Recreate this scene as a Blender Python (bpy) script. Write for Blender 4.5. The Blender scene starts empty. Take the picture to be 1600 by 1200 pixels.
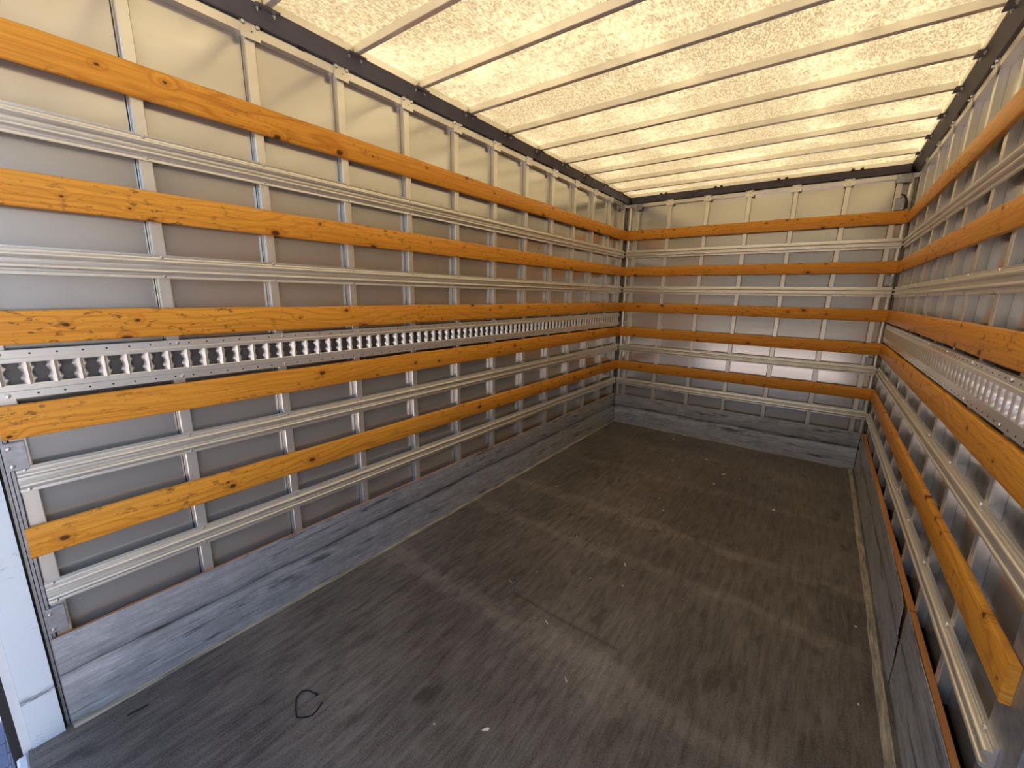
import bpy, bmesh, math, random
from mathutils import Matrix, Vector

random.seed(7)
SC = bpy.context.scene
COL = SC.collection
W, L = 2.44, 4.82            # clear width between the side boards, depth to the boards of the front wall
ROOF = 2.705                 # height of the roof sheet

# ------------------------------------------------------------------ camera
def make_camera():
    yaw, pitch, roll = 0.63679, 0.21388, 0.018687
    f = Vector((-math.sin(yaw)*math.cos(pitch), math.cos(yaw)*math.cos(pitch), -math.sin(pitch)))
    r = Vector((math.cos(yaw), math.sin(yaw), 0)); u = r.cross(f)
    r2 = math.cos(roll)*r + math.sin(roll)*u
    u2 = -math.sin(roll)*r + math.cos(roll)*u
    cam = bpy.data.cameras.new('camera'); o = bpy.data.objects.new('camera', cam)
    COL.objects.link(o)
    m = Matrix((r2, u2, -f)).transposed().to_4x4(); m.translation = (1.9988, -0.0934, 1.5744)
    o.matrix_world = m
    cam.sensor_width = 36; cam.sensor_fit = 'HORIZONTAL'
    cam.lens = 647.39/1600*36
    cam.clip_start = 0.01; cam.clip_end = 500
    SC.camera = o
make_camera()

# ------------------------------------------------------------------ world, sun, exposure
SUN_EL, SUN_AZ = math.radians(56), math.radians(38)   # azimuth from +Y towards +X
def make_world():
    w = bpy.data.worlds.new('world'); SC.world = w; w.use_nodes = True
    nt = w.node_tree; nt.nodes.clear()
    sky = nt.nodes.new('ShaderNodeTexSky'); sky.sky_type = 'NISHITA'; sky.sun_disc = False
    sky.sun_elevation = SUN_EL; sky.sun_rotation = SUN_AZ
    sky.air_density = 1.0; sky.dust_density = 0.3; sky.ozone_density = 2.0
    bg = nt.nodes.new('ShaderNodeBackground'); bg.inputs['Strength'].default_value = 0.60
    out = nt.nodes.new('ShaderNodeOutputWorld')
    nt.links.new(sky.outputs[0], bg.inputs[0]); nt.links.new(bg.outputs[0], out.inputs[0])
    sd = bpy.data.lights.new('sun', 'SUN'); sd.energy = 17.0; sd.angle = math.radians(0.6); sd.color = (1, .93, .82)
    so = bpy.data.objects.new('sun', sd); COL.objects.link(so)
    d = Vector((math.sin(SUN_AZ)*math.cos(SUN_EL), math.cos(SUN_AZ)*math.cos(SUN_EL), math.sin(SUN_EL)))
    so.rotation_euler = d.to_track_quat('Z', 'Y').to_euler(); so.location = (4, 6, 9)
make_world()
cy = SC.cycles
cy.max_bounces = 6; cy.diffuse_bounces = 3; cy.glossy_bounces = 3; cy.transmission_bounces = 3; cy.caustics_reflective = False; cy.caustics_refractive = False
cy.use_adaptive_sampling = True; cy.adaptive_threshold = 0.08; cy.adaptive_min_samples = 10
vs = SC.view_settings
vs.view_transform = 'Standard'; vs.look = 'None'; vs.exposure = 0.0; vs.gamma = 1.0; vs.use_curve_mapping = False

# ------------------------------------------------------------------ material helpers
class NT:
    def __init__(s, name):
        s.m = bpy.data.materials.new(name); s.m.use_nodes = True
        s.t = s.m.node_tree; s.t.nodes.clear()
        s.out = s.n('ShaderNodeOutputMaterial')
    def n(s, typ, **kw):
        x = s.t.nodes.new(typ)
        for k, v in kw.items(): setattr(x, k, v)
        return x
    def l(s, a, b): s.t.links.new(a, b)
    def put(s, sock, v):
        if isinstance(v, bpy.types.NodeSocket): s.l(v, sock)
        else: sock.default_value = v
    def math(s, op, a, b=0.0, c=0.0, clamp=False):
        x = s.n('ShaderNodeMath', operation=op, use_clamp=clamp)
        for i, v in enumerate((a, b, c)): s.put(x.inputs[i], v)
        return x.outputs[0]
    def coords(s, scale=(1, 1, 1), rand=True, world=False):
        if world:
            v = s.n('ShaderNodeNewGeometry').outputs['Position']
        else:
            v = s.n('ShaderNodeTexCoord').outputs['Object']
        if rand:
            oi = s.n('ShaderNodeObjectInfo')
            k = s.n('ShaderNodeVectorMath', operation='SCALE'); k.inputs[0].default_value = (37.0, 11.0, 23.0)
            s.l(oi.outputs['Random'], k.inputs['Scale'])
            a = s.n('ShaderNodeVectorMath', operation='ADD'); s.l(v, a.inputs[0]); s.l(k.outputs[0], a.inputs[1]); v = a.outputs[0]
        return s.scale(v, scale)
    def scale(s, v, sc):
        a = s.n('ShaderNodeVectorMath', operation='MULTIPLY'); s.l(v, a.inputs[0]); a.inputs[1].default_value = sc
        return a.outputs[0]
    def noise(s, v, scale=1, detail=3, rough=.55, dist=0.0):
        x = s.n('ShaderNodeTexNoise'); s.l(v, x.inputs['Vector'])
        x.inputs['Scale'].default_value = scale; x.inputs['Detail'].default_value = detail
        x.inputs['Roughness'].default_value = rough; x.inputs['Distortion'].default_value = dist
        return x.outputs['Fac']
    def ramp(s, fac, stops, interp='LINEAR'):
        x = s.n('ShaderNodeValToRGB'); x.color_ramp.interpolation = interp
        e = x.color_ramp.elements
        while len(e) < len(stops): e.new(.5)
        for i, (p, c) in enumerate(stops):
            e[i].position = p
            e[i].color = (c, c, c, 1) if isinstance(c, (int, float)) else (*c, 1)
        s.put(x.inputs[0], fac); return x.outputs[0]
    def mix(s, fac, a, b, mode='MIX'):
        x = s.n('ShaderNodeMix', data_type='RGBA', blend_type=mode)
        s.put(x.inputs[0], fac)
        for i, v in ((6, a), (7, b)):
            if isinstance(v, tuple): x.inputs[i].default_value = (*v, 1)
            else: s.l(v, x.inputs[i])
        return x.outputs[2]
    def bump(s, h, strength=.2, dist=.002):
        x = s.n('ShaderNodeBump'); x.inputs['Strength'].default_value = strength; x.inputs['Distance'].default_value = dist
        s.l(h, x.inputs['Height']); return x.outputs[0]
    def bsdf(s, col, rough=.5, metal=0.0, spec=.5, normal=None):
        b = s.n('ShaderNodeBsdfPrincipled')
        if isinstance(col, tuple): b.inputs['Base Color'].default_value = (*col, 1)
        else: s.l(col, b.inputs['Base Color'])
        s.put(b.inputs['Roughness'], rough); s.put(b.inputs['Metallic'], metal)
        b.inputs['Specular IOR Level'].default_value = spec
        if normal is not None: s.l(normal, b.inputs['Normal'])
        s.l(b.outputs[0], s.out.inputs[0]); return b

M = {}
def plain(name, col, rough, metal=0, var=.12, sc=(20, 20, 20), spec=.5):
    t = NT(name); v = t.coords(sc); n = t.noise(v, 1, 4)
    c = t.mix(t.ramp(n, [(.3, 0.0), (.7, 1.0)]), tuple(x*(1-var) for x in col), tuple(min(1, x*(1+var)) for x in col))
    t.bsdf(c, rough, metal, spec, t.bump(n, .05)); M[name] = t.m
plain('aluminium', (.84, .80, .72), .30, .66, .06, (6, 60, 6))
plain('galvanised', (.40, .41, .43), .42, .7, .2, (40, 40, 40))
plain('dark_metal', (.11, .10, .095), .45, .4, .2)
plain('bolt_steel', (.70, .69, .66), .28, .9, .1)
plain('dark_paint', (.150, .140, .145), .38, 0, .15, (8, 8, 8))
plain('black_rubber', (.012, .011, .011), .6, 0, .2)
plain('dark_skin', (.030, .027, .025), .8, 0, .2)
plain('sealant', (.34, .295, .22), .7, 0, .55, (9, 90, 20))
plain('chip_wood', (.72, .64, .50), .7, 0, .25)
plain('twig', (.20, .14, .09), .8, 0, .3)
plain('outer_paint', (.75, .76, .77), .4, 0, .04)

def mat_panel():
    t = NT('panel_metal'); v = t.coords((.9, 1, 34)); n = t.noise(v, 1, 5, .6)
    v2 = t.coords((3, 3, 9)); n2 = t.noise(v2, 1, 4, .6)
    v3 = t.coords((22, 5, 150)); n3 = t.noise(v3, 1, 3, .7)
    sc = t.ramp(n3, [(.66, 0.0), (.76, 1.0)])
    patch = t.ramp(t.noise(t.coords((1.3, 1, 2.5)), 1, 2), [(.52, 0.0), (.62, 1.0)])
    sc = t.math('MULTIPLY', sc, patch)
    c = t.mix(n2, (.64, .62, .575), (.73, .705, .655))
    c = t.mix(t.math('MULTIPLY', sc, .3), c, (.25, .22, .20))
    r = t.math('MULTIPLY_ADD', n, .10, .12)
    r = t.math('ADD', r, t.math('MULTIPLY', sc, .12))
    t.bsdf(c, r, .68, .5, t.bump(n, .006, .003)); M['panel'] = t.m
mat_panel()

def mat_wood(name, cols, grain_axis_scale=(1, 1, 1)):
    t = NT(name)
    base = t.coords((1, 1, 1))
    # knots: cells along the board
    s0 = t.n('ShaderNodeSeparateXYZ'); t.l(base, s0.inputs[0])
    kc = t.n('ShaderNodeCombineXYZ'); t.l(t.math('MULTIPLY', s0.outputs[0], 6.0), kc.inputs[0]); t.l(t.math('MULTIPLY', s0.outputs[2], 9.0), kc.inputs[1])
    kw = t.noise(t.scale(base, (25, 1, 40)), 1, 2)
    vk = kc.outputs[0]
    vo = t.n('ShaderNodeTexVoronoi', feature='F1', voronoi_dimensions='2D'); t.l(vk, vo.inputs['Vector']); vo.inputs['Scale'].default_value = 1.0
    vo.inputs['Randomness'].default_value = 1.0
    d = vo.outputs['Distance']
    sep = t.n('ShaderNodeSeparateColor'); t.l(vo.outputs['Color'], sep.inputs[0])
    on = t.ramp(sep.outputs[0], [(.42, 0.0), (.45, 1.0)])
    size = t.math('MULTIPLY_ADD', t.math('POWER', sep.outputs[1], 2.5), .10, .040)
    rel = t.math('DIVIDE', t.math('MULTIPLY', d, t.math('MULTIPLY_ADD', kw, 1.2, .4)), size)
    knot = t.math('MULTIPLY', t.ramp(rel, [(.55, 1.0), (1.0, 0.0)]), on)
    halo = t.math('MULTIPLY', t.ramp(t.math('MULTIPLY', rel, .3), [(.2, 1.0), (.9, 0.0)], 'EASE'), on)
    bulge = t.math('MULTIPLY', t.math('POWER', t.math('MULTIPLY_ADD', d, -3.0, 1.0, clamp=True), 2.0), t.math('MULTIPLY', on, sep.outputs[1]))
    wob = t.noise(t.scale(base, (.9, 1, 4.0)), 1, 3, .5)
    sx = t.n('ShaderNodeSeparateXYZ'); t.l(base, sx.inputs[0])
    ph = t.math('MULTIPLY', sx.outputs[2], 70.0)
    ph = t.math('ADD', ph, t.math('MULTIPLY', wob, 26.0))
    ph = t.math('ADD', ph, t.math('MULTIPLY', bulge, 9.0))
    ring = t.math('MULTIPLY_ADD', t.math('SINE', t.math('MULTIPLY', ph, 3.2)), .5, .5)
    ring = t.math('POWER', ring, 5.0)
    fib = t.noise(t.scale(base, (2.2, 40, 150)), 1, 4, .7)
    tone = t.noise(t.scale(base, (.9, 1, 6)), 1, 3, .6)
    c = t.mix(tone, cols[0], cols[1])
    gp = t.noise(t.scale(base, (1.3, 1, 7)), 1, 2)
    c = t.mix(t.math('MULTIPLY', t.math('MULTIPLY', ring, t.ramp(gp, [(.3, .15), (.65, 1.0)])), .55), c, cols[2])
    c = t.mix(t.math('MULTIPLY', t.ramp(fib, [(.42, 0.0), (.70, 1.0)]), .5), c, cols[2])
    c = t.mix(t.math('MULTIPLY', halo, .45), c, cols[2])
    c = t.mix(t.math('MULTIPLY', knot, .95), c, cols[3])
    # dents, scuffs and grime
    sn = t.noise(t.scale(base, (26, 1, 60)), 1, 3, .7)
    sp = t.noise(t.scale(base, (1.1, 1, 3)), 1, 2)
    scf = t.math('MULTIPLY', t.ramp(sn, [(.58, 0.0), (.66, 1.0)]), t.ramp(sp, [(.42, 0.0), (.60, 1.0)]))
    c = t.mix(t.math('MULTIPLY', scf, .75), c, (.10, .045, .012))
    sn2 = t.noise(t.scale(base, (30, 1, 90)), 1.3, 2, .7)
    c = t.mix(t.math('MULTIPLY', t.ramp(sn2, [(.70, 0.0), (.78, 1.0)]), .6), c, (.78, .55, .26))
    h = t.math('SUBTRACT', t.math('MULTIPLY', ring, .3), scf)
    t.bsdf(c, t.math('MULTIPLY_ADD', tone, .15, .36), 0, .3, t.bump(h, .22, .0012)); M[name] = t.m
mat_wood('pine', [(.79, .300, .026), (.91, .440, .058), (.48, .148, .012), (.085, .026, .007)])
plain('plywood_edge', (.56, .235, .07), .6, 0, .18, (3, 40, 40))

def mat_kick():
    t = NT('kick_sheet'); b = t.coords((1, 1, 1), rand=True)
    o = t.n('ShaderNodeTexCoord').outputs['Object']; sx = t.n('ShaderNodeSeparateXYZ'); t.l(o, sx.inputs[0])
    n1 = t.noise(t.scale(b, (3.5, 1, 45)), 1, 5, .7)
    n2 = t.ramp(t.noise(t.scale(b, (11.0, 1, 14)), 1, 6, .78), [(.32, 0.0), (.68, 1.0)])
    n3 = t.noise(t.scale(b, (5, 1, 70)), 1, 5, .8)
    sc = t.ramp(n3, [(.57, 0.0), (.63, 1.0)])
    c = t.mix(n2, (.47, .48, .50), (.72, .73, .76))
    c = t.mix(t.math('MULTIPLY', t.ramp(n1, [(.4, 0.0), (.7, 1.0)]), .6), c, (.30, .30, .315))
    c = t.mix(t.math('MULTIPLY', sc, .75), c, (.88, .88, .90))
    ds = t.ramp(t.noise(t.scale(b, (4, 1, 55)), 1.3, 5, .8), [(.58, 0.0), (.64, 1.0)])
    c = t.mix(t.math('MULTIPLY', ds, .32), c, (.10, .10, .105))
    # rubbed black band along the crease
    wav = t.math('MULTIPLY_ADD', t.noise(t.scale(b, (2, 1, 1)), 1, 3), .03, -.015)
    dz = t.math('ABSOLUTE', t.math('SUBTRACT', t.math('ADD', sx.outputs[2], wav), .213))
    band = t.math('MULTIPLY', t.ramp(t.math('MULTIPLY', dz, 34.0), [(.05, 1.0), (.5, .25), (.95, 0.0)]), t.ramp(t.noise(t.scale(b, (4, 1, 30)), 1, 4, .7), [(.36, 0.0), (.62, 1.0)]))
    line = t.math('MULTIPLY', t.ramp(t.math('MULTIPLY', dz, 200.0), [(.25, 1.0), (.7, 0.0)]), .85)
    blot = t.math('MULTIPLY', t.ramp(t.noise(t.scale(b, (2.0, 1, 16)), 1, 5, .75), [(.55, 0.0), (.65, 1.0)]), .8)
    dark = t.math('MAXIMUM', t.math('MAXIMUM', band, line), blot)
    c = t.mix(dark, c, (.035, .034, .036))
    sxy = t.n('ShaderNodeSeparateXYZ'); t.l(b, sxy.inputs[0])
    r = t.math('MULTIPLY_ADD', n1, .25, .28)
    met = t.math('MULTIPLY_ADD', dark, -.3, .45)
    t.bsdf(c, r, met, .5, t.bump(n1, .05, .003)); M['kick'] = t.m
mat_kick()

def mat_floor():
    t = NT('floor_board'); p = t.coords(rand=False, world=True)
    sx = t.n('ShaderNodeSeparateXYZ'); t.l(p, sx.inputs[0])
    big = t.noise(t.scale(p, (1.6, 1.1, 1)), 1, 5, .62)
    st = t.noise(t.scale(p, (34, 4.5, 1)), 1, 6, .75)
    st2 = t.noise(t.scale(p, (6, 40, 1)), 1, 3, .7)
    fine = t.noise(p, 160, 3, .7)
    # scuffed dusty bands lying across the bed, with ragged edges
    rag = t.math('MULTIPLY_ADD', t.noise(t.scale(p, (2.2, 4, 1)), 1, 6, .72), .5, -.25)
    y = t.math('ADD', sx.outputs[1], rag)
    bands = None
    for yc, hw, amp in ((1.33, .11, .75), (2.14, .08, .55), (2.63, .09, .7), (3.45, .10, .4), (.55, .2, .35), (4.2, .16, .3)):
        d = t.math('ABSOLUTE', t.math('SUBTRACT', y, yc))
        k = t.math('MULTIPLY', t.ramp(t.math('DIVIDE', d, hw), [(.1, 1.0), (1.0, 0.0)], 'EASE'), amp)
        bands = k if bands is None else t.math('MAXIMUM', bands, k)
    dust = t.math('ADD', t.math('MULTIPLY', bands, .65), t.math('MULTIPLY', t.ramp(big, [(.40, 0.0), (.70, 1.0)]), .6))
    tex = t.ramp(t.math('ADD', t.math('MULTIPLY', st, .6), t.math('MULTIPLY', fine, .4)), [(.38, 0.0), (.62, 1.0)])
    dust = t.math('MULTIPLY', dust, t.math('MULTIPLY_ADD', tex, .75, .25))
    c = t.mix(tex, (.030, .025, .021), (.165, .142, .124))
    c = t.mix(dust, c, (.30, .262, .215))
    st3 = t.noise(t.scale(p, (120, 2.0, 1)), 1, 3, .7)
    c = t.mix(t.math('MULTIPLY', t.ramp(st3, [(.60, 0.0), (.68, 1.0)]), .45), c, (.24, .21, .18))
    scr = t.math('MULTIPLY', t.ramp(st2, [(.60, 0.0), (.70, 1.0)]), .4)
    c = t.mix(scr, c, (.17, .15, .13))
    drk = t.math('MULTIPLY', t.ramp(t.noise(t.scale(p, (9, 4, 1)), 1, 3, .6), [(.60, 0.0), (.70, 1.0)]), .5)
    c = t.mix(drk, c, (.016, .014, .013))
    gx = t.math('MULTIPLY', t.math('GREATER_THAN', sx.outputs[0], .86), t.math('LESS_THAN', sx.outputs[0], 1.46))
    gy = t.math('ABSOLUTE', t.math('SUBTRACT', t.math('MULTIPLY_ADD', big, .04, sx.outputs[1]), 1.506))
    c = t.mix(t.math('MULTIPLY', t.math('MULTIPLY', gx, t.ramp(t.math('MULTIPLY', gy, 60.0), [(.1, 1.0), (.9, 0.0)])), .45), c, (.018, .016, .014))
    r = t.math('MULTIPLY_ADD', tex, .22, .42)
    t.bsdf(c, r, 0, .45, t.bump(t.math('ADD', st, t.math('MULTIPLY', fine, .6)), .15, .0015)); M['floor'] = t.m
mat_floor()

def mat_roof():
    t = NT('roof_tarpaulin'); p = t.coords(rand=False, world=True)
    weave = t.noise(t.scale(p, (170, 60, 1)), 1, 2, .6)
    sp = t.noise(t.scale(p, (58, 34, 1)), 1, 5, .78)
    patch = t.noise(t.scale(p, (2.4, 1.9, 1)), 1, 4, .62)
    streak = t.noise(t.scale(p, (7, 30, 1)), 1, 4, .7)
    f = t.math('ADD', t.math('MULTIPLY', sp, .55), t.math('ADD', t.math('MULTIPLY', patch, .55), t.math('MULTIPLY', streak, .20)))
    dirt = t.ramp(f, [(.505, 0.0), (.67, 1.0)])
    dirt = t.math('MULTIPLY', dirt, t.ramp(weave, [(.32, .25), (.6, 1.0)]))
    c = t.mix(t.math('MULTIPLY', dirt, .92), (.515, .400, .205), (.165, .112, .052))
    tr = t.n('ShaderNodeBsdfTranslucent'); t.l(c, tr.inputs[0])
    df = t.n('ShaderNodeBsdfDiffuse'); t.l(t.mix(dirt, (.60, .57, .50), (.36, .32, .26)), df.inputs[0])
    mx = t.n('ShaderNodeMixShader'); mx.inputs[0].default_value = .45
    t.l(tr.outputs[0], mx.inputs[1]); t.l(df.outputs[0], mx.inputs[2]); t.l(mx.outputs[0], t.out.inputs[0]); M['roof'] = t.m
mat_roof()

def mat_white():
    t = NT('portal_white'); b = t.coords((1, 1, 1), rand=False)
    n = t.noise(t.scale(b, (9, 9, 55)), 1, 4, .7); a = t.noise(t.scale(b, (4, 4, 5)), 1, 2)
    sx = t.n('ShaderNodeSeparateXYZ'); t.l(b, sx.inputs[0])
    s = t.math('MULTIPLY', t.ramp(n, [(.60, 0.0), (.68, 1.0)]), t.ramp(a, [(.5, 0.0), (.62, 1.0)]))
    dz = t.math('ABSOLUTE', t.math('SUBTRACT', t.math('MULTIPLY_ADD', n, .08, sx.outputs[2]), .235))
    mark = t.math('MULTIPLY', t.ramp(t.math('MULTIPLY', dz, 60.0), [(.1, 1.0), (.9, 0.0)]), t.ramp(n, [(.42, 0.0), (.55, 1.0)]))
    c = t.mix(t.math('MULTIPLY', t.math('MAXIMUM', s, mark), .8), (.74, .80, .84), (.09, .09, .10))
    t.bsdf(c, .3, 0, .5); M['white'] = t.m
mat_white()
def mat_ground():
    t = NT('paving_stone'); p = t.coords(rand=True); n = t.noise(p, 14, 4, .6)
    c = t.mix(n, (.10, .095, .125), (.19, .18, .23)); t.bsdf(c, .85, 0, .3, t.bump(n, .3)); M['paver'] = t.m
    t = NT('paving_far'); p = t.coords(rand=False, world=True)
    br = t.n('ShaderNodeTexBrick'); t.l(p, br.inputs['Vector']); br.inputs['Scale'].default_value = 5.0
    br.inputs['Color1'].default_value = (.56, .47, .44, 1); br.inputs['Color2'].default_value = (.47, .39, .37, 1)
    br.inputs['Mortar'].default_value = (.10, .09, .085, 1); br.inputs['Mortar Size'].default_value = .02
    t.bsdf(br.outputs[0], .85, 0, .3); M['ground'] = t.m
mat_ground()

# ------------------------------------------------------------------ mesh helpers (local wall frame: x along the wall, y into the wall, z up)
def mesh(name, verts, faces, mat, smooth=None, recalc=True):
    me = bpy.data.meshes.new(name); me.from_pydata(verts, [], faces)
    if recalc:
        bm = bmesh.new(); bm.from_mesh(me); bmesh.ops.recalc_face_normals(bm, faces=bm.faces); bm.to_mesh(me); bm.free()
    me.materials.append(M[mat])
    if smooth is not None:
        me.polygons.foreach_set('use_smooth', [True]*len(me.polygons))
        me.set_sharp_from_angle(angle=math.radians(smooth))
    me.update(); return me
class MB:
    def __init__(s): s.v = []; s.f = []
    def add(s, v, f):
        n = len(s.v); s.v += v; s.f += [tuple(i+n for i in q) for q in f]; return s
    def box(s, x0, x1, y0, y1, z0, z1, c=0.0):
        if c <= 0:
            v = [(x, y, z) for x in (x0, x1) for y in (y0, y1) for z in (z0, z1)]
            return s.add(v, [(0, 1, 3, 2), (4, 6, 7, 5), (0, 4, 5, 1), (2, 3, 7, 6), (0, 2, 6, 4), (1, 5, 7, 3)])
        pr = [(y0, z0+c), (y0+c, z0), (y1-c, z0), (y1, z0+c), (y1, z1-c), (y1-c, z1), (y0+c, z1), (y0, z1-c)]
        return s.extrude(pr, x0, x1)
    def extrude(s, pr, x0, x1, seg=1):                 # profile of (y, z) swept along x
        n = len(pr); v = []; f = []
        for k in range(seg+1):
            x = x0+(x1-x0)*k/seg; v += [(x, y, z) for y, z in pr]
        for k in range(seg):
            for i in range(n):
                j = (i+1) % n; f.append((k*n+i, k*n+j, (k+1)*n+j, (k+1)*n+i))
        f.append(tuple(range(n-1, -1, -1))); f.append(tuple(seg*n+i for i in range(n)))
        return s.add(v, f)
    def cyl(s, p, axis, r, h, n=8, r2=None):           # axis 'x','y','z'; from p along +axis
        r2 = r if r2 is None else r2; v = []
        for k, rr in ((0, r), (h, r2)):
            for i in range(n):
                a = 2*math.pi*i/n; c, d = rr*math.cos(a), rr*math.sin(a)
                v.append({'x': (p[0]+k, p[1]+c, p[2]+d), 'y': (p[0]+c, p[1]+k, p[2]+d), 'z': (p[0]+c, p[1]+d, p[2]+k)}[axis])
        f = [(i, (i+1) % n, n+(i+1) % n, n+i) for i in range(n)] + [tuple(range(n-1, -1, -1)), tuple(range(n, 2*n))]
        return s.add(v, f)
    def tube(s, pts, r, n=6):
        pts = [Vector(p) for p in pts]; v = []; f = []
        for i, p in enumerate(pts):
            t = (pts[min(i+1, len(pts)-1)]-pts[max(i-1, 0)]).normalized()
            a = t.cross(Vector((0.3, .2, 1))).normalized(); b = t.cross(a)
            v += [tuple(p+r*(math.cos(2*math.pi*k/n)*a+math.sin(2*math.pi*k/n)*b)) for k in range(n)]
        for i in range(len(pts)-1):
            for k in range(n): f.append((i*n+k, i*n+(k+1) % n, (i+1)*n+(k+1) % n, (i+1)*n+k))
        f.append(tuple(range(n-1, -1, -1))); f.append(tuple((len(pts)-1)*n+k for k in range(n)))
        return s.add(v, f)
    def mesh(s, name, mat, smooth=None): return mesh(name, s.v, s.f, mat, smooth)

FR = {'left': ((0, 0, 0), math.pi/2), 'right': ((W, 0, 0), -math.pi/2), 'back': ((0, L, 0), 0.0)}
SIDE = {'left': 1, 'right': -1, 'back': 1}
def put(name, data, wall=None, loc=(0, 0, 0), parent=None):
    """wall: place a top-level object in the frame of that wall; parent: loc is in the parent's frame"""
    o = bpy.data.objects.new(name, data); COL.objects.link(o)
    if parent is not None:
        o.parent = parent; o.location = loc
    elif wall:
        org, rz = FR[wall]; o.rotation_euler = (0, 0, rz)
        o.location = Vector(org) + Matrix.Rotation(rz, 3, 'Z') @ Vector(loc)
    else: o.location = loc
    return o
def tag(o, label, cat, group=None):
    o['label'] = label; o['category'] = cat
    if group: o['group'] = group
    return o
def struct(o, label=None, cat=None):
    o['kind'] = 'structure'
    if label: o['label'] = label
    if cat: o['category'] = cat
    return o
def span(wall, a, b):
    """two along-wall positions given as world y (side walls) or x (back wall) -> ascending local x"""
    s = SIDE[wall]; a, b = a*s, b*s
    return (min(a, b), max(a, b))

POST_D, PANEL_D, BACK_D = .021, .055, .058     # depths behind the board fronts

# ------------------------------------------------------------------ setting: floor, roof sheet, outer walls
Y0 = -.17
floor = struct(put('floor', MB().box(-.075, W+.075, Y0, L+.075, -.12, 0).mesh('floor', 'floor')), 'dark scuffed floor of the load bed', 'floor')
seal = [(-.0005, 0), (.03, 0), (.026, .004), (.004, .005)]
def seal_mesh(n, a, b):
    m = MB(); random.seed(5); v = []; f = []; k = 60
    for i in range(k+1):
        x = a+(b-a)*i/k; j = random.uniform(-.002, .002); wd = (.032 if n == 'wide' else .022)+random.uniform(-.003, .003)
        v += [(x, -.001, 0), (x, -wd, 0), (x, -wd+.005, .003+j*.4), (x, -.001, .005+j)]
    for i in range(k):
        for q in range(4): f.append((i*4+q, i*4+(q+1) % 4, i*4+4+(q+1) % 4, i*4+4+q))
    f += [(0, 1, 2, 3), (k*4+3, k*4+2, k*4+1, k*4)]
    return m.add(v, f).mesh(n, 'sealant')
for w, a, b in (('left', -.06, L-.01), ('right', -.06, L-.02), ('back', .03, W-.03)):
    lo, hi = span(w, a, b)
    o = put('sealant_strip', seal_mesh('wide' if w == 'right' else 'sealant_strip', lo, hi), parent=floor)
    org, rz = FR[w]; o.rotation_euler = (0, 0, rz)
    dd = Matrix.Rotation(rz, 3, 'Z') @ Vector((0, {'left': 0, 'right': -.022, 'back': .004}[w], 0)); o.location = Vector(org)+dd
    o['label'] = 'pale worn sealant strip at the floor edge'

def roof_sheet():
    v = []; f = []; nx, ny = 24, 150; x0, x1, y0, y1 = -.075, W+.075, Y0, L+.075
    for j in range(ny+1):
        y = y0+(y1-y0)*j/ny
        ph = ((y-.857)/.4) % 1.0
        for i in range(nx+1):
            x = x0+(x1-x0)*i/nx
            v.append((x, y, ROOF+.006*math.sin(math.pi*ph)*math.sin(math.pi*i/nx)))
    for j in range(ny):
        for i in range(nx):
            a = j*(nx+1)+i; f.append((a, a+1, a+nx+2, a+nx+1))
    return mesh('roof_sheet', v, f, 'roof', 60, recalc=False)
ceiling = struct(put('ceiling', roof_sheet()), 'cream translucent tarpaulin roof glowing with daylight', 'roof')

KICK = .3656
RAIL_Z = 2.574
post_mesh = MB().box(-.019, .019, POST_D, PANEL_D, .33, RAIL_Z+.002, .002).mesh('wall_post', 'aluminium')
post_mesh_v = MB().extrude([(POST_D, 0), (PANEL_D, 0)], 0, 1) if False else None
def vpost(name, x0, x1, y0, y1, z0, z1, mat, c=.0025):
    pr = [(x0+c, y0), (x1-c, y0), (x1, y0+c), (x1, y1), (x0, y1), (x0, y0+c)]
    n = len(pr); v = [(x, y, z) for z in (z0, z1) for x, y in pr]
    f = [(i, (i+1) % n, n+(i+1) % n, n+i) for i in range(n)] + [tuple(range(n-1, -1, -1)), tuple(range(n, 2*n))]
    return mesh(name, v, f, mat)
post_mesh = vpost('wall_post', -.019, .019, POST_D, PANEL_D, .30, RAIL_Z+.002, 'aluminium')

def dome(r, h, n=8):
    v = [(r*math.cos(2*math.pi*i/n), 0, r*math.sin(2*math.pi*i/n)) for i in range(n)]
    v += [(.72*r*math.cos(2*math.pi*i/n), -h*.75, .72*r*math.sin(2*math.pi*i/n)) for i in range(n)] + [(0, -h, 0)]
    f = [(i, (i+1) % n, n+(i+1) % n, n+i) for i in range(n)] + [(n+i, n+(i+1) % n, 2*n) for i in range(n)] + [tuple(range(n))]
    return mesh('bolt', v, f, 'bolt_steel', 40)
BOLT_S, BOLT_M, BOLT_L = dome(.0062, .0048), dome(.007, .005), dome(.0105, .008)

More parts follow.
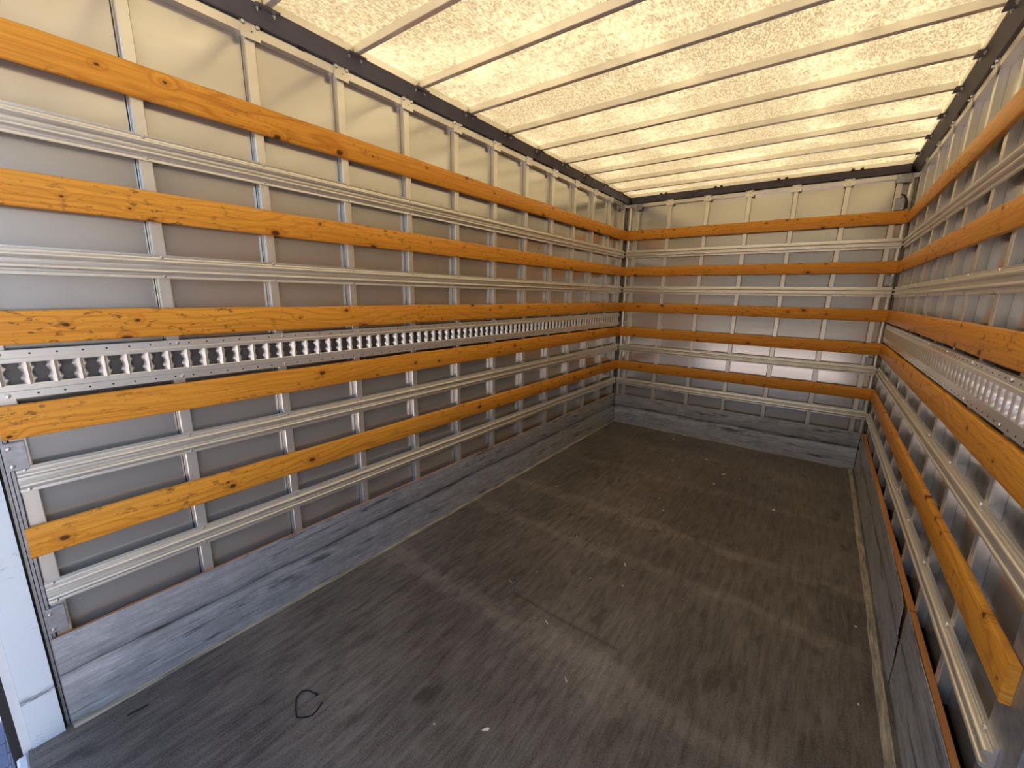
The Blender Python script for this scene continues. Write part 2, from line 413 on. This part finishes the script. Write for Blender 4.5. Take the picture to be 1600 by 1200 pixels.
bracket_mesh = MB().box(-.037, .037, .0085, .0135, 2.558, 2.617).mesh('bracket', 'aluminium')
hole_mesh = MB().cyl((0, .0072, 2.585), 'y', .003, .001).mesh('screw_hole', 'black_rubber')
LEFT_POSTS = [.415+.3965*k for k in range(11)] + [4.765]
RIGHT_POSTS = [1.655+.3975*k for k in range(8)] + [4.77]
BACK_POSTS = [.09] + [.466+.386*k for k in range(5)] + [2.352]
def build_wall(w, a, b, posts):
    lo, hi = span(w, a, b)
    wall = struct(put('wall_'+w, MB().box(lo-.02, hi+.02, BACK_D, BACK_D+.03, -.12, ROOF+.02).mesh('outer_skin', 'dark_skin'), w),
                  {'left': 'left side wall of aluminium panels and posts', 'right': 'right side wall of aluminium panels and posts', 'back': 'front end wall of aluminium panels and posts'}[w], 'wall')
    lp = sorted(p*SIDE[w] for p in posts)
    near = -1 if SIDE[w] > 0 else 1                       # side of the post on which the panel seam lies
    seams = [p+near*.0225 for p in lp]
    edges = [lo+.0] + seams + [hi]
    for i in range(len(edges)-1):
        x0, x1 = edges[i]+.0018, edges[i+1]-.0018
        if x1-x0 < .03: continue
        o = put('wall_panel', MB().box(x0, x1, PANEL_D-.001, BACK_D, .3, 2.60).mesh('wall_panel', 'panel'), parent=wall)
    for p in lp:
        put('wall_post', post_mesh, parent=wall, loc=(p, 0, 0))
    return wall
wall_left = build_wall('left', -.055, L+.05, LEFT_POSTS)
wall_right = build_wall('right', 1.08, L+.05, RIGHT_POSTS)
wall_back = build_wall('back', -.05, W+.05, BACK_POSTS)
# plain near part of the right wall (side door leaf) beyond the gray post
sd = struct(put('door_1', MB().box(-1.08, .17, .045, .09, -.12, ROOF+.02).mesh('side_door', 'outer_paint'), 'right'), 'grey side door leaf at the near end of the right wall', 'door')
put('door_post', vpost('door_post', -1.275, -1.10, .021, .06, .0, 2.60, 'galvanised', .006), parent=wall_right)
put('door_post', vpost('door_post', -1.098, -.93, .030, .06, .0, 2.60, 'galvanised', .012), parent=wall_right)
# corner columns of the front wall
def column():
    v = []; f = []; n = 14; r = .024
    for z in (0.30, 2.61):
        v += [(r*math.cos(2*math.pi*i/n), r*math.sin(2*math.pi*i/n), z) for i in range(n)]
    f = [(i, (i+1) % n, n+(i+1) % n, n+i) for i in range(n)] + [tuple(range(n-1, -1, -1)), tuple(range(n, 2*n))]
    return mesh('corner_column', v, f, 'aluminium', 50)
cm = column()
for x in (.012, W-.012): put('corner_column', cm, parent=wall_back, loc=(x, .0465, 0))
# near left corner: ridged extrusion with two strike plates
put('wall_post', vpost('near_post', -.046, -.006, POST_D, PANEL_D, .30, RAIL_Z, 'aluminium'), parent=wall_left)
plate = MB().box(-.058, -.015, .003, .022, -.047, .047, .003).mesh('strike_plate', 'galvanised')
for z, lab in ((1.038, 'grey strike plate with two bolts under the board at the left door post'), (.432, 'grey strike plate with two bolts just above the left kick plate')):
    p = tag(put('strike_plate', plate, 'left', (0, 0, z)), lab, 'plate', 'strike plates on the near left post')
    for dz in (-.030, .030): put('bolt', BOLT_M, parent=p, loc=(-.050, .003, dz))

# ------------------------------------------------------------------ dark roof rails and their light edge strips
RL = [(-.0, 2.616), (.06, 2.616), (.075, 2.64), (.075, 2.70), (-.03, 2.70), (-.036, 2.672)]
ES = [(-.041, 2.672), (-.037, 2.672), (-.037, 2.7035), (-.041, 2.7035)]
for k, (w, a, b) in enumerate((('left', -.16, L+.04), ('right', -.16, L+.04), ('back', .04, W-.04))):
    lo, hi = span(w, a, b)
    o = struct(put('trim_%d' % (k+1), MB().extrude(RL, lo, hi).mesh('roof_rail', 'dark_paint'), w),
               'dark grey roof rail along the top of the %s wall' % {'left': 'left', 'right': 'right', 'back': 'far end'}[w], 'roof rail')
    lw, hw = span(w, *{'left': (-.055, L+.05), 'right': (1.08, L+.05), 'back': (-.05, W+.05)}[w])
    put('top_rail', MB().extrude([(.015, RAIL_Z), (.056, RAIL_Z), (.056, 2.612), (.017, 2.612), (.013, 2.606)], lw, hw).mesh('top_rail', 'aluminium'), parent=o)['label'] = 'light aluminium rail below the dark rail'
    put('seal', MB().extrude([(.024, 2.612), (.056, 2.612), (.056, 2.616), (.02, 2.616)], lw, hw).mesh('seal', 'black_rubber'), parent=o)
    for p in (q*SIDE[w] for q in {'left': LEFT_POSTS[:-1], 'right': RIGHT_POSTS[:-1], 'back': BACK_POSTS[1:-1]}[w]):
        br = put('bracket', bracket_mesh, parent=o, loc=(p, 0, 0))
        for dx in (-.027, .027): put('bolt', BOLT_L, parent=br, loc=(dx, .008, 2.608))
        put('screw_hole', hole_mesh, parent=br, loc=(.004, 0.0004, 0))
    put('edge_strip', MB().extrude(ES, lo, hi).mesh('edge_strip', 'aluminium'), parent=o)
    if w == 'back':
        cl = MB().box(-.012, .012, -.045, -.03, 2.668, 2.686, .003).mesh('clip', 'black_rubber')
        for x in (.378, .432, .924, .98, 1.473, 1.536, 2.02, 2.081): put('clip', cl, parent=o, loc=(x, 0, 0))
    else:
        # sliding-roof runners: small black tabs on the rail between the bows
        rt = MB().box(-.010, .010, .004, .016, 2.606, 2.622, .002).mesh('runner', 'black_rubber')
        for y in [1.02+.62*i for i in range(6)]: put('runner', rt, parent=o, loc=(y*SIDE[w], 0, 0))

# ------------------------------------------------------------------ roof bows
BOWS = [.045+.4004*k for k in range(12)]
NTH = ['nearest', 'second', 'third', 'fourth', 'fifth', 'sixth', 'seventh', 'eighth', 'ninth', 'tenth', 'eleventh', 'twelfth']
tube_m = MB().extrude([(0, 2.668), (.024, 2.668), (.026, 2.670), (.026, 2.7035), (-.002, 2.7035), (-.002, 2.670)], .05, W-.05).mesh('bow_tube', 'aluminium')
eb = MB()
eb.box(.012, .062, -.034, .058, 2.663, 2.6675)
eb.box(.018, .034, -.036, -.028, 2.6675, 2.688); eb.box(.018, .034, .052, .060, 2.6675, 2.688)
eb.box(.010, .016, -.030, .056, 2.640, 2.6675)
bm_l = eb.mesh('end_bracket', 'dark_paint')
er = MB(); er.v = [(-x, y, z) for x, y, z in eb.v]; er.f = list(eb.f); bm_r = er.mesh('end_bracket', 'dark_paint')
bb = MB().cyl((0, 0, -.014), 'z', .0035, .022, 6).cyl((0, 0, -.006), 'z', .0075, .006, 6).mesh('bow_bolt', 'bolt_steel')
for k, y in enumerate(BOWS):
    r = put('roof_bow', None, loc=(0, y, 0)); r.empty_display_size = .05
    if k < 2: lab = 'aluminium roof bow overhead just inside the doorway, %s from the door' % NTH[k]
    elif k == 11: lab = 'aluminium roof bow closest to the far end wall'
    else: lab = 'aluminium roof bow under the cream tarpaulin, %s counted from the near end' % NTH[k-2] if k > 2 else 'aluminium roof bow cut by the top left of the view, nearest in sight'
    tag(r, lab, 'roof bow', 'roof bows across the tarpaulin roof')
    put('bow_tube', tube_m, parent=r)
    for me, x, s in ((bm_l, 0, 1), (bm_r, W, -1)):
        e = put('end_bracket', me, parent=r, loc=(x, 0, 0))
        for dy in (-.020, .044): put('bolt', bb, parent=e, loc=(s*.036, dy, 2.6615))

# ------------------------------------------------------------------ boards and lashing rails
HZ = dict(B1=(2.2136, 2.3195), R1=(2.0141, 2.0994), B2=(1.8076, 1.9110), R2=(1.6068, 1.6921), B3=(1.3922, 1.4979),
          B4=(1.0954, 1.2048), R3=(.9117, .9968), B5=(.6822, .7891), R4=(.4921, .5774))
EXT = {'left': (-.058, L-.0005), 'right': (1.20, L-.0005), 'back': (.0005, W-.0005)}
WHERE = {'left': 'left wall', 'right': 'right wall', 'back': 'far end wall'}
BL = {'B1': 'topmost orange pine board on the {w}, just under the roof',
      'B2': 'orange pine board on the {w}, second from the top',
      'B3': 'orange pine board on the {w}, directly above {x}',
      'B4': 'orange pine board on the {w}, directly below {x}',
      'B5': 'lowest orange pine board on the {w}, between the two bottom metal rails'}
XE = {'left': 'the slotted steel track', 'right': 'the slotted steel track', 'back': None}
def board_mesh(lo, hi, h, wall):
    c = .005; y0, y1 = 0.0, POST_D-.0003
    pr = [(y0, c), (y0+c*.35, c*.35), (y0+c, 0), (y1-c*.5, 0), (y1, c*.5), (y1, h-c*.5), (y1-c*.5, h), (y0+c, h), (y0+c*.35, h-c*.35), (y0, h-c)]
    m = MB(); n = len(pr); seg = 40; v = []; f = []
    for k in range(seg+1):
        x = (hi-lo)*k/seg
        e = .0012*math.sin(k*1.7+h*90) + .0010*math.sin(k*.6+lo*7)
        v += [(x, y, z + (e if z > h/2 else e*.7)) for y, z in pr]
    for k in range(seg):
        for i in range(n):
            j = (i+1) % n; f.append((k*n+i, k*n+j, (k+1)*n+j, (k+1)*n+i))
    f.append(tuple(range(n-1, -1, -1))); f.append(tuple(seg*n+i for i in range(n)))
    return mesh('wooden_board', [(x, y, z-h/2) for x, y, z in v], f, 'pine', 35)
def rail_profile(h):
    z = lambda t: t*h
    fr = .012; tip = -.004; pr = [(POST_D-.0003, 0), (fr, 0), (fr, z(.10)), (fr+.001, z(.12)), (fr, z(.14)), (fr, z(.185))]
    def rib(z0, z1):
        out = []
        for i in range(9):
            a = math.pi*i/8
            out.append((fr-(fr-tip)*math.sin(a)**.6 if 0 < i < 8 else fr, z0+(z1-z0)*(1-math.cos(a))/2))
        return out
    pr += rib(z(.205), z(.38)) + [(fr+.001, z(.40)), (fr, z(.42)), (fr, z(.58)), (fr+.001, z(.60))] + rib(z(.62), z(.795))
    pr += [(fr, z(.815)), (fr, z(.87)), (fr+.001, z(.89)), (fr, z(.91)), (fr, h), (POST_D-.0003, h)]
    return [(y, zz-h/2) for y, zz in pr]
RLB = {'R1': 'ribbed aluminium lashing rail on the {w}, just below the top board',
       'R2': 'ribbed aluminium lashing rail on the {w}, second from the top',
       'R3': 'ribbed aluminium lashing rail on the {w}, just above the lowest board',
       'R4': 'ribbed aluminium lashing rail on the {w}, lowest, just above the kick plate'}
POSTS = {'left': LEFT_POSTS, 'right': RIGHT_POSTS, 'back': BACK_POSTS}
for w in ('left', 'back', 'right'):
    lo, hi = span(w, *EXT[w])
    for key, (z0, z1) in HZ.items():
        zc, h = (z0+z1)/2, z1-z0
        if key[0] == 'B':
            o = put('wooden_board', board_mesh(lo, hi, h, w), w, (lo, 0, zc))
            if w == 'back' and key in ('B3', 'B4'):
                lab = {'B3': 'orange pine board on the far end wall, third from the top', 'B4': 'orange pine board on the far end wall, fourth from the top'}[key]
            else: lab = BL[key].format(w=WHERE[w], x=XE[w])
            tag(o, lab, 'board', 'pine boards on the %s' % WHERE[w])
        else:
            a, b = lo, hi
            if w == 'left': a = -.046
            if w == 'right': b = -1.185
            o = put('lashing_rail', MB().extrude(rail_profile(h), 0, b-a).mesh('lashing_rail', 'aluminium', 40), w, (a, 0, zc))
            tag(o, RLB[key].format(w=WHERE[w]), 'rail', 'ribbed rails on the %s' % WHERE[w])
            for p in POSTS[w] + ([-.026] if w == 'left' else []) + ([1.25] if w == 'right' else []):
                for dz in (-h/2+.0085, h/2-.0085): put('bolt', BOLT_S, parent=o, loc=(p*SIDE[w]-a, .012, dz))

# ------------------------------------------------------------------ slotted tracks
PITCH = .0597
def rung_mesh():
    hz = .036; rows = 8; us = lambda wv: [-wv, -.0088, -.0052, 0, .0052, .0088, wv]
    ds = [.0125, .0035, .0005, -.002, .0005, .0035, .0125]; v = []; f = []
    for back in (0, 1):
        for r in range(rows+1):
            t = r/rows; z = -hz+2*hz*t
            wv = .0145 if r in (0, rows) else .0102+.0085*math.sin(2*math.pi*t)**2
            for u, d in zip(us(wv), ds): v.append((u, d+.0016*back, z))
    n = 7; N = (rows+1)*n
    for r in range(rows):
        for i in range(n-1):
            a = r*n+i; f.append((a, a+1, a+n+1, a+n)); f.append((N+a, N+a+n, N+a+n+1, N+a+1))
        f.append((r*n, (r+1)*n, N+(r+1)*n, N+r*n)); f.append((r*n+n-1, N+r*n+n-1, N+(r+1)*n+n-1, (r+1)*n+n-1))
    for i in range(n-1):
        f.append((i, N+i, N+i+1, i+1)); a = rows*n+i; f.append((a, a+1, N+a+1, N+a))
    return mesh('rung', v, f, 'aluminium', 35)
RUNG = rung_mesh()
ZT, ZB = 1.3755, 1.2229; ZM = (ZT+ZB)/2
WT, WB = 1.335-ZM, 1.268-ZM; HT, HB = ZT-ZM, ZB-ZM
def track(w, a, b, lab):
    lo, hi = span(w, a, b)
    pd = POST_D-.0003
    up = [(pd, WT+.001), (.002, WT), (.0005, WT+.002), (.0005, WT+.014), (.0035, WT+.0165), (.0035, HT), (pd, HT)]
    dn = [(pd, WB-.001), (.002, WB), (.0005, WB-.002), (.0005, WB-.019), (.0035, WB-.0215), (.0035, HB), (pd, HB)]
    o = put('slotted_track', MB().extrude(up, 0, hi-lo).extrude(dn, 0, hi-lo).mesh('track_plate', 'aluminium'), w, (lo, 0, ZM))
    tag(o, lab, 'track', 'slotted lashing tracks')
    n = int((hi-lo)/PITCH); off = .034
    put('track_back', MB().box(0, hi-lo, .0192, .0206, WB-.002, WT+.002).mesh('track_back', 'dark_metal'), parent=o)
    hm = MB()
    for i in range(n):
        x = off+PITCH*i
        put('rung', RUNG, parent=o, loc=(x, 0, (WT+WB)/2))
        for z in (HT-.012, HB+.012): hm.cyl((x+.012, .0027, z), 'y', .0032, .001, 6)
    hs = put('screw_holes', hm.mesh('screw_holes', 'black_rubber'), parent=o); hs['kind'] = 'stuff'
    for p in POSTS[w] + ([-.030] if w == 'left' else []):
        x = p*SIDE[w]-lo
        if 0 < x < hi-lo:
            for z in (HT-.011, HB+.011): put('bolt', BOLT_M, parent=o, loc=(x+.006, .0035, z))
track('left', -.066, L-.03, 'long slotted metal lashing track between two boards on the left wall')
track('right', 1.22, L-.03, 'slotted metal lashing track between two boards on the right wall')

# ------------------------------------------------------------------ kick plates
def kick_mesh(length, bend=False, jog=0.0):
    pr = [(0, .0), (0, .10), (.0008, .195), (.0045, .2115), (.0008, .226), (0, .30), (0, KICK)]
    seg = max(10, int(length/.06)); v = []; f = []; n = len(pr)
    for back in (0, 1):
        for k in range(seg+1):
            x = length*k/seg
            for y, z in pr:
                e = .0012*math.sin(x*5.3+z*9)+.0009*math.sin(x*11+z*23)
                b = 0.0
                if bend: b = -.011*max(0, (x-(length-.16))/.16)**1.6*max(0, (z-.12)/.25)
                v.append((x, y+e+b+.003*back, z))
    N = (seg+1)*n
    for k in range(seg):
        for i in range(n-1):
            a = k*n+i; f.append((a, a+n, a+n+1, a+1)); f.append((N+a, N+a+1, N+a+n+1, N+a+n))
        f.append((k*n, N+k*n, N+(k+1)*n, (k+1)*n)); a = k*n+n-1; f.append((a, a+n, N+a+n, N+a))
    for i in range(n-1):
        f.append((i, i+1, N+i+1, N+i)); a = seg*n+i; f.append((a, N+a, N+a+1, a+1))
    return mesh('kick_sheet', v, f, 'kick', 40)
def kick(w, a, b, lab, d=0.0, bend=False):
    lo, hi = span(w, a, b)
    o = put('kick_plate', None, w, (lo, d, 0)); o.empty_display_size = .05
    tag(o, lab, 'kick plate', 'kick plates around the floor')
    put('kick_sheet', kick_mesh(hi-lo, bend), parent=o)
    t = put('backing_board', MB().box(0, hi-lo, .006, .0208-d, 0, KICK-.004, .0015).mesh('backing_board', 'plywood_edge'), parent=o)
    t['label'] = 'orange wooden top edge behind the sheet'
kick('left', -.062, L-.001, 'scratched grey metal kick plate along the bottom of the left wall')
kick('back', .004, W-.014, 'scratched bluish metal kick plate across the far end wall')
kick('right', 2.03, L-.001, 'far metal kick plate on the right wall, bent corner at its near end', -.010, True)
kick('right', -.06, 2.022, 'near metal kick plate on the right wall, beside the side door post', -.006)

# ------------------------------------------------------------------ fittings in the corners
def latch(x, z, lab, hh, w=.055, cable=False):
    m = MB().box(-w/2, w/2, .001, .022, -hh/2, hh/2, .004).mesh('latch_plate', 'galvanised')
    o = put('latch_plate', m, 'back', (x, 0, z)); tag(o, lab, 'latch', 'corner latch plates')
    for dz in (-hh/2+.013, hh/2-.013): put('bolt', BOLT_M, parent=o, loc=(w/2-.012, .001, dz))
    if cable:
        put('cable_loop', MB().tube([(.000, -.004, .075), (.018, -.010, .062), (.036, -.012, .035), (.046, -.012, .0), (.048, -.010, -.045)], .006).mesh('cable_loop', 'black_rubber', 60), parent=o)
latch(2.372, 2.372, 'grey latch plate with black cable loop above the top board', .10, .06, True)
latch(2.402, 1.742, 'grey latch plate above the second rail in the far right corner', .085)
latch(2.378, 1.035, 'grey latch plate above the third rail in the far right corner', .075)
latch(.055, 1.76, 'small grey latch plate in the far left corner above the second rail', .06, .03)
def gusset(w, x, lab, ww):
    o = put('gusset_plate', MB().box(-ww/2, ww/2, .004, .013, -.035, .035, .002).mesh('gusset_plate', 'galvanised'), w, (x*SIDE[w], 0, 2.573))
    tag(o, lab, 'bracket', 'grey corner gussets')
    for dx in (-ww/2+.015, ww/2-.015): put('bolt', BOLT_M, parent=o, loc=(dx, .004, .020))
gusset('back', .125, 'grey gusset plate under the roof rail at the far left corner', .06)
gusset('back', 2.372, 'grey gusset plate under the roof rail at the far right corner', .10)
gusset('left', 4.66, 'dark gusset plate at the far end of the left wall top rail', .11)

# ------------------------------------------------------------------ rear portal frame
def portal(x0, x1, lab, name):
    o = struct(put(name, MB().box(x0, x1, -.160, -.080, -.35, 2.78, .004).mesh('portal_post', 'white')), lab, 'door frame')
    lip_x0, lip_x1 = (x0, x1-.004) if x1 < 1 else (x0+.004, x1)
    put('lip', MB().box(lip_x0, lip_x1, -.182, -.1605, -.35, 2.78, .004).mesh('portal_lip', 'outer_paint'), parent=o)
    gx0, gx1 = (x0, x1-.018) if x1 < 1 else (x0+.018, x1)
    put('seal', MB().box(gx0, gx1, -.0795, -.0745, -.1, 2.7).mesh('seal', 'black_rubber'), parent=o)
    put('seal', MB().box(gx0, gx1-.01, -.205, -.1825, -.2, 2.7).mesh('seal', 'black_rubber'), parent=o)
portal(-.12, .008, 'white painted rear door frame post at the lower left', 'trim_4')
for k in range(3):
    put('corner_rib', MB().box(-.055, -.012, -.0735+.009*k, -.0665+.009*k, 0, 2.6, .0012).mesh('corner_rib', 'galvanised'), parent=bpy.data.objects['trim_4'])
portal(W-.008, W+.12, 'white painted rear door frame post on the right side', 'trim_5')
struct(put('trim_6', MB().box(-.0, W, -.160, -.080, 2.66, 2.78, .004).mesh('portal_header', 'white')), 'white rear door frame header', 'door frame')
struct(put('trim_7', MB().box(.012, W, -.198, -.171, -.2, -.004, .006).mesh('sill', 'outer_paint')), 'pale rear sill below the floor edge', 'sill')

# ------------------------------------------------------------------ litter on the floor
spots = [(1.249, 2.094), (1.119, 1.421), (1.348, 1.205), (1.212, 0.846), (1.047, 0.745), (0.801, 1.549), (0.873, 1.709), (1.057, 1.408),
 (0.881, 2.179), (1.073, 2.601), (1.234, 2.885), (1.149, 3.067), (1.003, 3.942), (1.259, 4.183), (1.463, 3.9), (1.439, 3.63), (1.602, 3.884),
 (1.142, 1.846), (0.395, 2.731), (1.311, 1.903), (0.827, 4.591), (1.024, 4.102), (1.168, 3.57), (1.898, 3.428), (2.339, 2.336), (2.326, 1.825)]
big = {0: (.042, .009), 1: (.034, .006), 2: (.030, .007), 3: (.036, .012), 23: (.03, .020), 12: (.026, .014), 13: (.03, .012), 14: (.034, .012), 15: (.022, .014), 20: (.024, .014), 24: (.012, .010)}
random.seed(11)
SPOT_LAB = {1: 'thin pale splinter in front of the middle scuffed band', 2: 'small pale splinter right of the brown twig', 24: 'pale crumb beside the bent kick plate on the right', 25: 'pale crumb nearest the right floor edge at the bottom', 18: 'pale crumb closest to the left kick plate', 20: 'pale flake nearest the far end kick plate', 4: 'tiny pale crumb left of the flake near the bottom centre', 16: 'tiny pale chip at the far right of the cluster by the end wall', 23.5: '', 0: 'pale wood sliver lying in the middle of the dark floor', 3: 'pale wood flake near the bottom centre of the floor', 23: 'curled pale wood shaving on the right of the floor'}
for i, (x, y) in enumerate(spots):
    ln, wd = big.get(i, (random.uniform(.010, .018), random.uniform(.004, .008)))
    n = 6; v = []
    for z in (.0003, .0022):
        for k in range(n):
            a = 2*math.pi*k/n; r = random.uniform(.75, 1.1)
            px = ln/2*math.cos(a)*r
            v.append((px, wd/2*math.sin(a)*r, z + (.004*(px/ln)**2*4 if z > .001 else 0)))
    f = [(k, (k+1) % n, n+(k+1) % n, n+k) for k in range(n)] + [tuple(range(n-1, -1, -1)), tuple(range(n, 2*n))]
    o = put('wood_chip', mesh('wood_chip', v, f, 'chip_wood'), loc=(x, y, 0)); o.rotation_euler = (0, 0, random.uniform(0, 3.1))
    if i == 0: o.rotation_euler = (0, 0, -.95)
    tag(o, SPOT_LAB.get(i, 'tiny pale wood chip lying on the dark floor'), 'wood chip', 'wood chips scattered on the floor')
ring = [(.588, .54), (.556, .532), (.541, .524), (.533, .512), (.541, .487), (.564, .472), (.602, .454), (.624, .45), (.641, .464), (.656, .483), (.656, .493), (.652, .511), (.64, .535)]
def smooth_pts(p, z, n=4):
    out = []
    for i in range(len(p)-1):
        a, b, c, d = (Vector(p[max(i-1, 0)]), Vector(p[i]), Vector(p[i+1]), Vector(p[min(i+2, len(p)-1)]))
        for k in range(n):
            t = k/n
            q = .5*((2*b)+(c-a)*t+(2*a-5*b+4*c-d)*t*t+(3*b-a-3*c+d)*t**3); out.append((q.x, q.y, z))
    out.append((*p[-1], z)); return out
cx, cy = .6, .5
tie = put('cable_tie', None, loc=(cx, cy, 0)); tag(tie, 'open black cable tie bent into a loop on the floor', 'cable tie'); tie.empty_display_size = .05
put('strap', MB().tube([(x-cx, y-cy, z) for x, y, z in smooth_pts(ring, .0032)], .0027).mesh('strap', 'black_rubber', 60), parent=tie)
put('tie_head', MB().box(.590-cx-.006, .590-cx+.006, .541-cy-.004, .541-cy+.004, 0.0005, .0075, .001).mesh('tie_head', 'black_rubber'), parent=tie)
tag(put('twig', MB().tube([(-.004, -.030, .003), (-.002, -.012, .0045), (.003, .008, .004), (.004, .030, .003)], .0026).mesh('dark_twig', 'black_rubber', 60), loc=(.117, .097, 0)), 'short dark stick on the floor near the white door post', 'twig')
tag(put('twig', MB().tube([(-.018, 0, .0025), (0, .004, .003), (.02, -.002, .0025)], .002).mesh('brown_twig', 'twig', 60), loc=(1.091, 1.136, 0)), 'thin brown twig on the floor left of a pale sliver', 'twig')

# ------------------------------------------------------------------ yard outside the open rear
GZ = -1.0
g = struct(put('ground', MB().box(-40, 40, -60, 40, GZ-.2, GZ-.012).mesh('ground', 'ground')), 'paved yard outside the open rear', 'ground')
pv = MB().box(-.098, .098, -.048, .048, -.03, 0, .004).mesh('paving_stone', 'paver')
for r in range(9):
    for c in range(11):
        o = put('paving_stone', pv, parent=g, loc=(-2.75+.203*c+(.1 if r % 2 else 0), -.75+.103*r, GZ+random.uniform(-.002, .002)))

def hedge():
    random.seed(3); nx, nz = 120, 14; v = []; f = []
    for side in (0, 1):
        for j in range(nz+1):
            z = GZ+7.5*j/nz
            for i in range(nx+1):
                x = -30+60*i/nx; taper = .5*(j/nz)**3
                y = (-14+random.uniform(-.22, .22)-taper) if side == 0 else (-15.6+random.uniform(-.22, .22)+taper)
                v.append((x, y, z+(random.uniform(-.25, .15) if j == nz else 0)))
    N = (nx+1)*(nz+1); n = nx+1
    for j in range(nz):
        for i in range(nx):
            a = j*n+i; f.append((a, a+1, a+n+1, a+n)); f.append((N+a, N+a+n, N+a+n+1, N+a+1))
    for i in range(nx): a = nz*n+i; f.append((a, a+1, N+a+1, N+a))
    t = NT('hedge_leaves'); p = t.coords(rand=False); q = t.noise(p, 9, 4, .7)
    t.bsdf(t.mix(q, (.020, .018, .015), (.065, .060, .050)), .7, 0, .3, t.bump(q, .8, .05)); M['hedge'] = t.m
    struct(put('hedge', mesh('hedge', v, f, 'hedge')), 'dark hedge along the far side of the yard behind the open rear', 'hedge')
hedge()
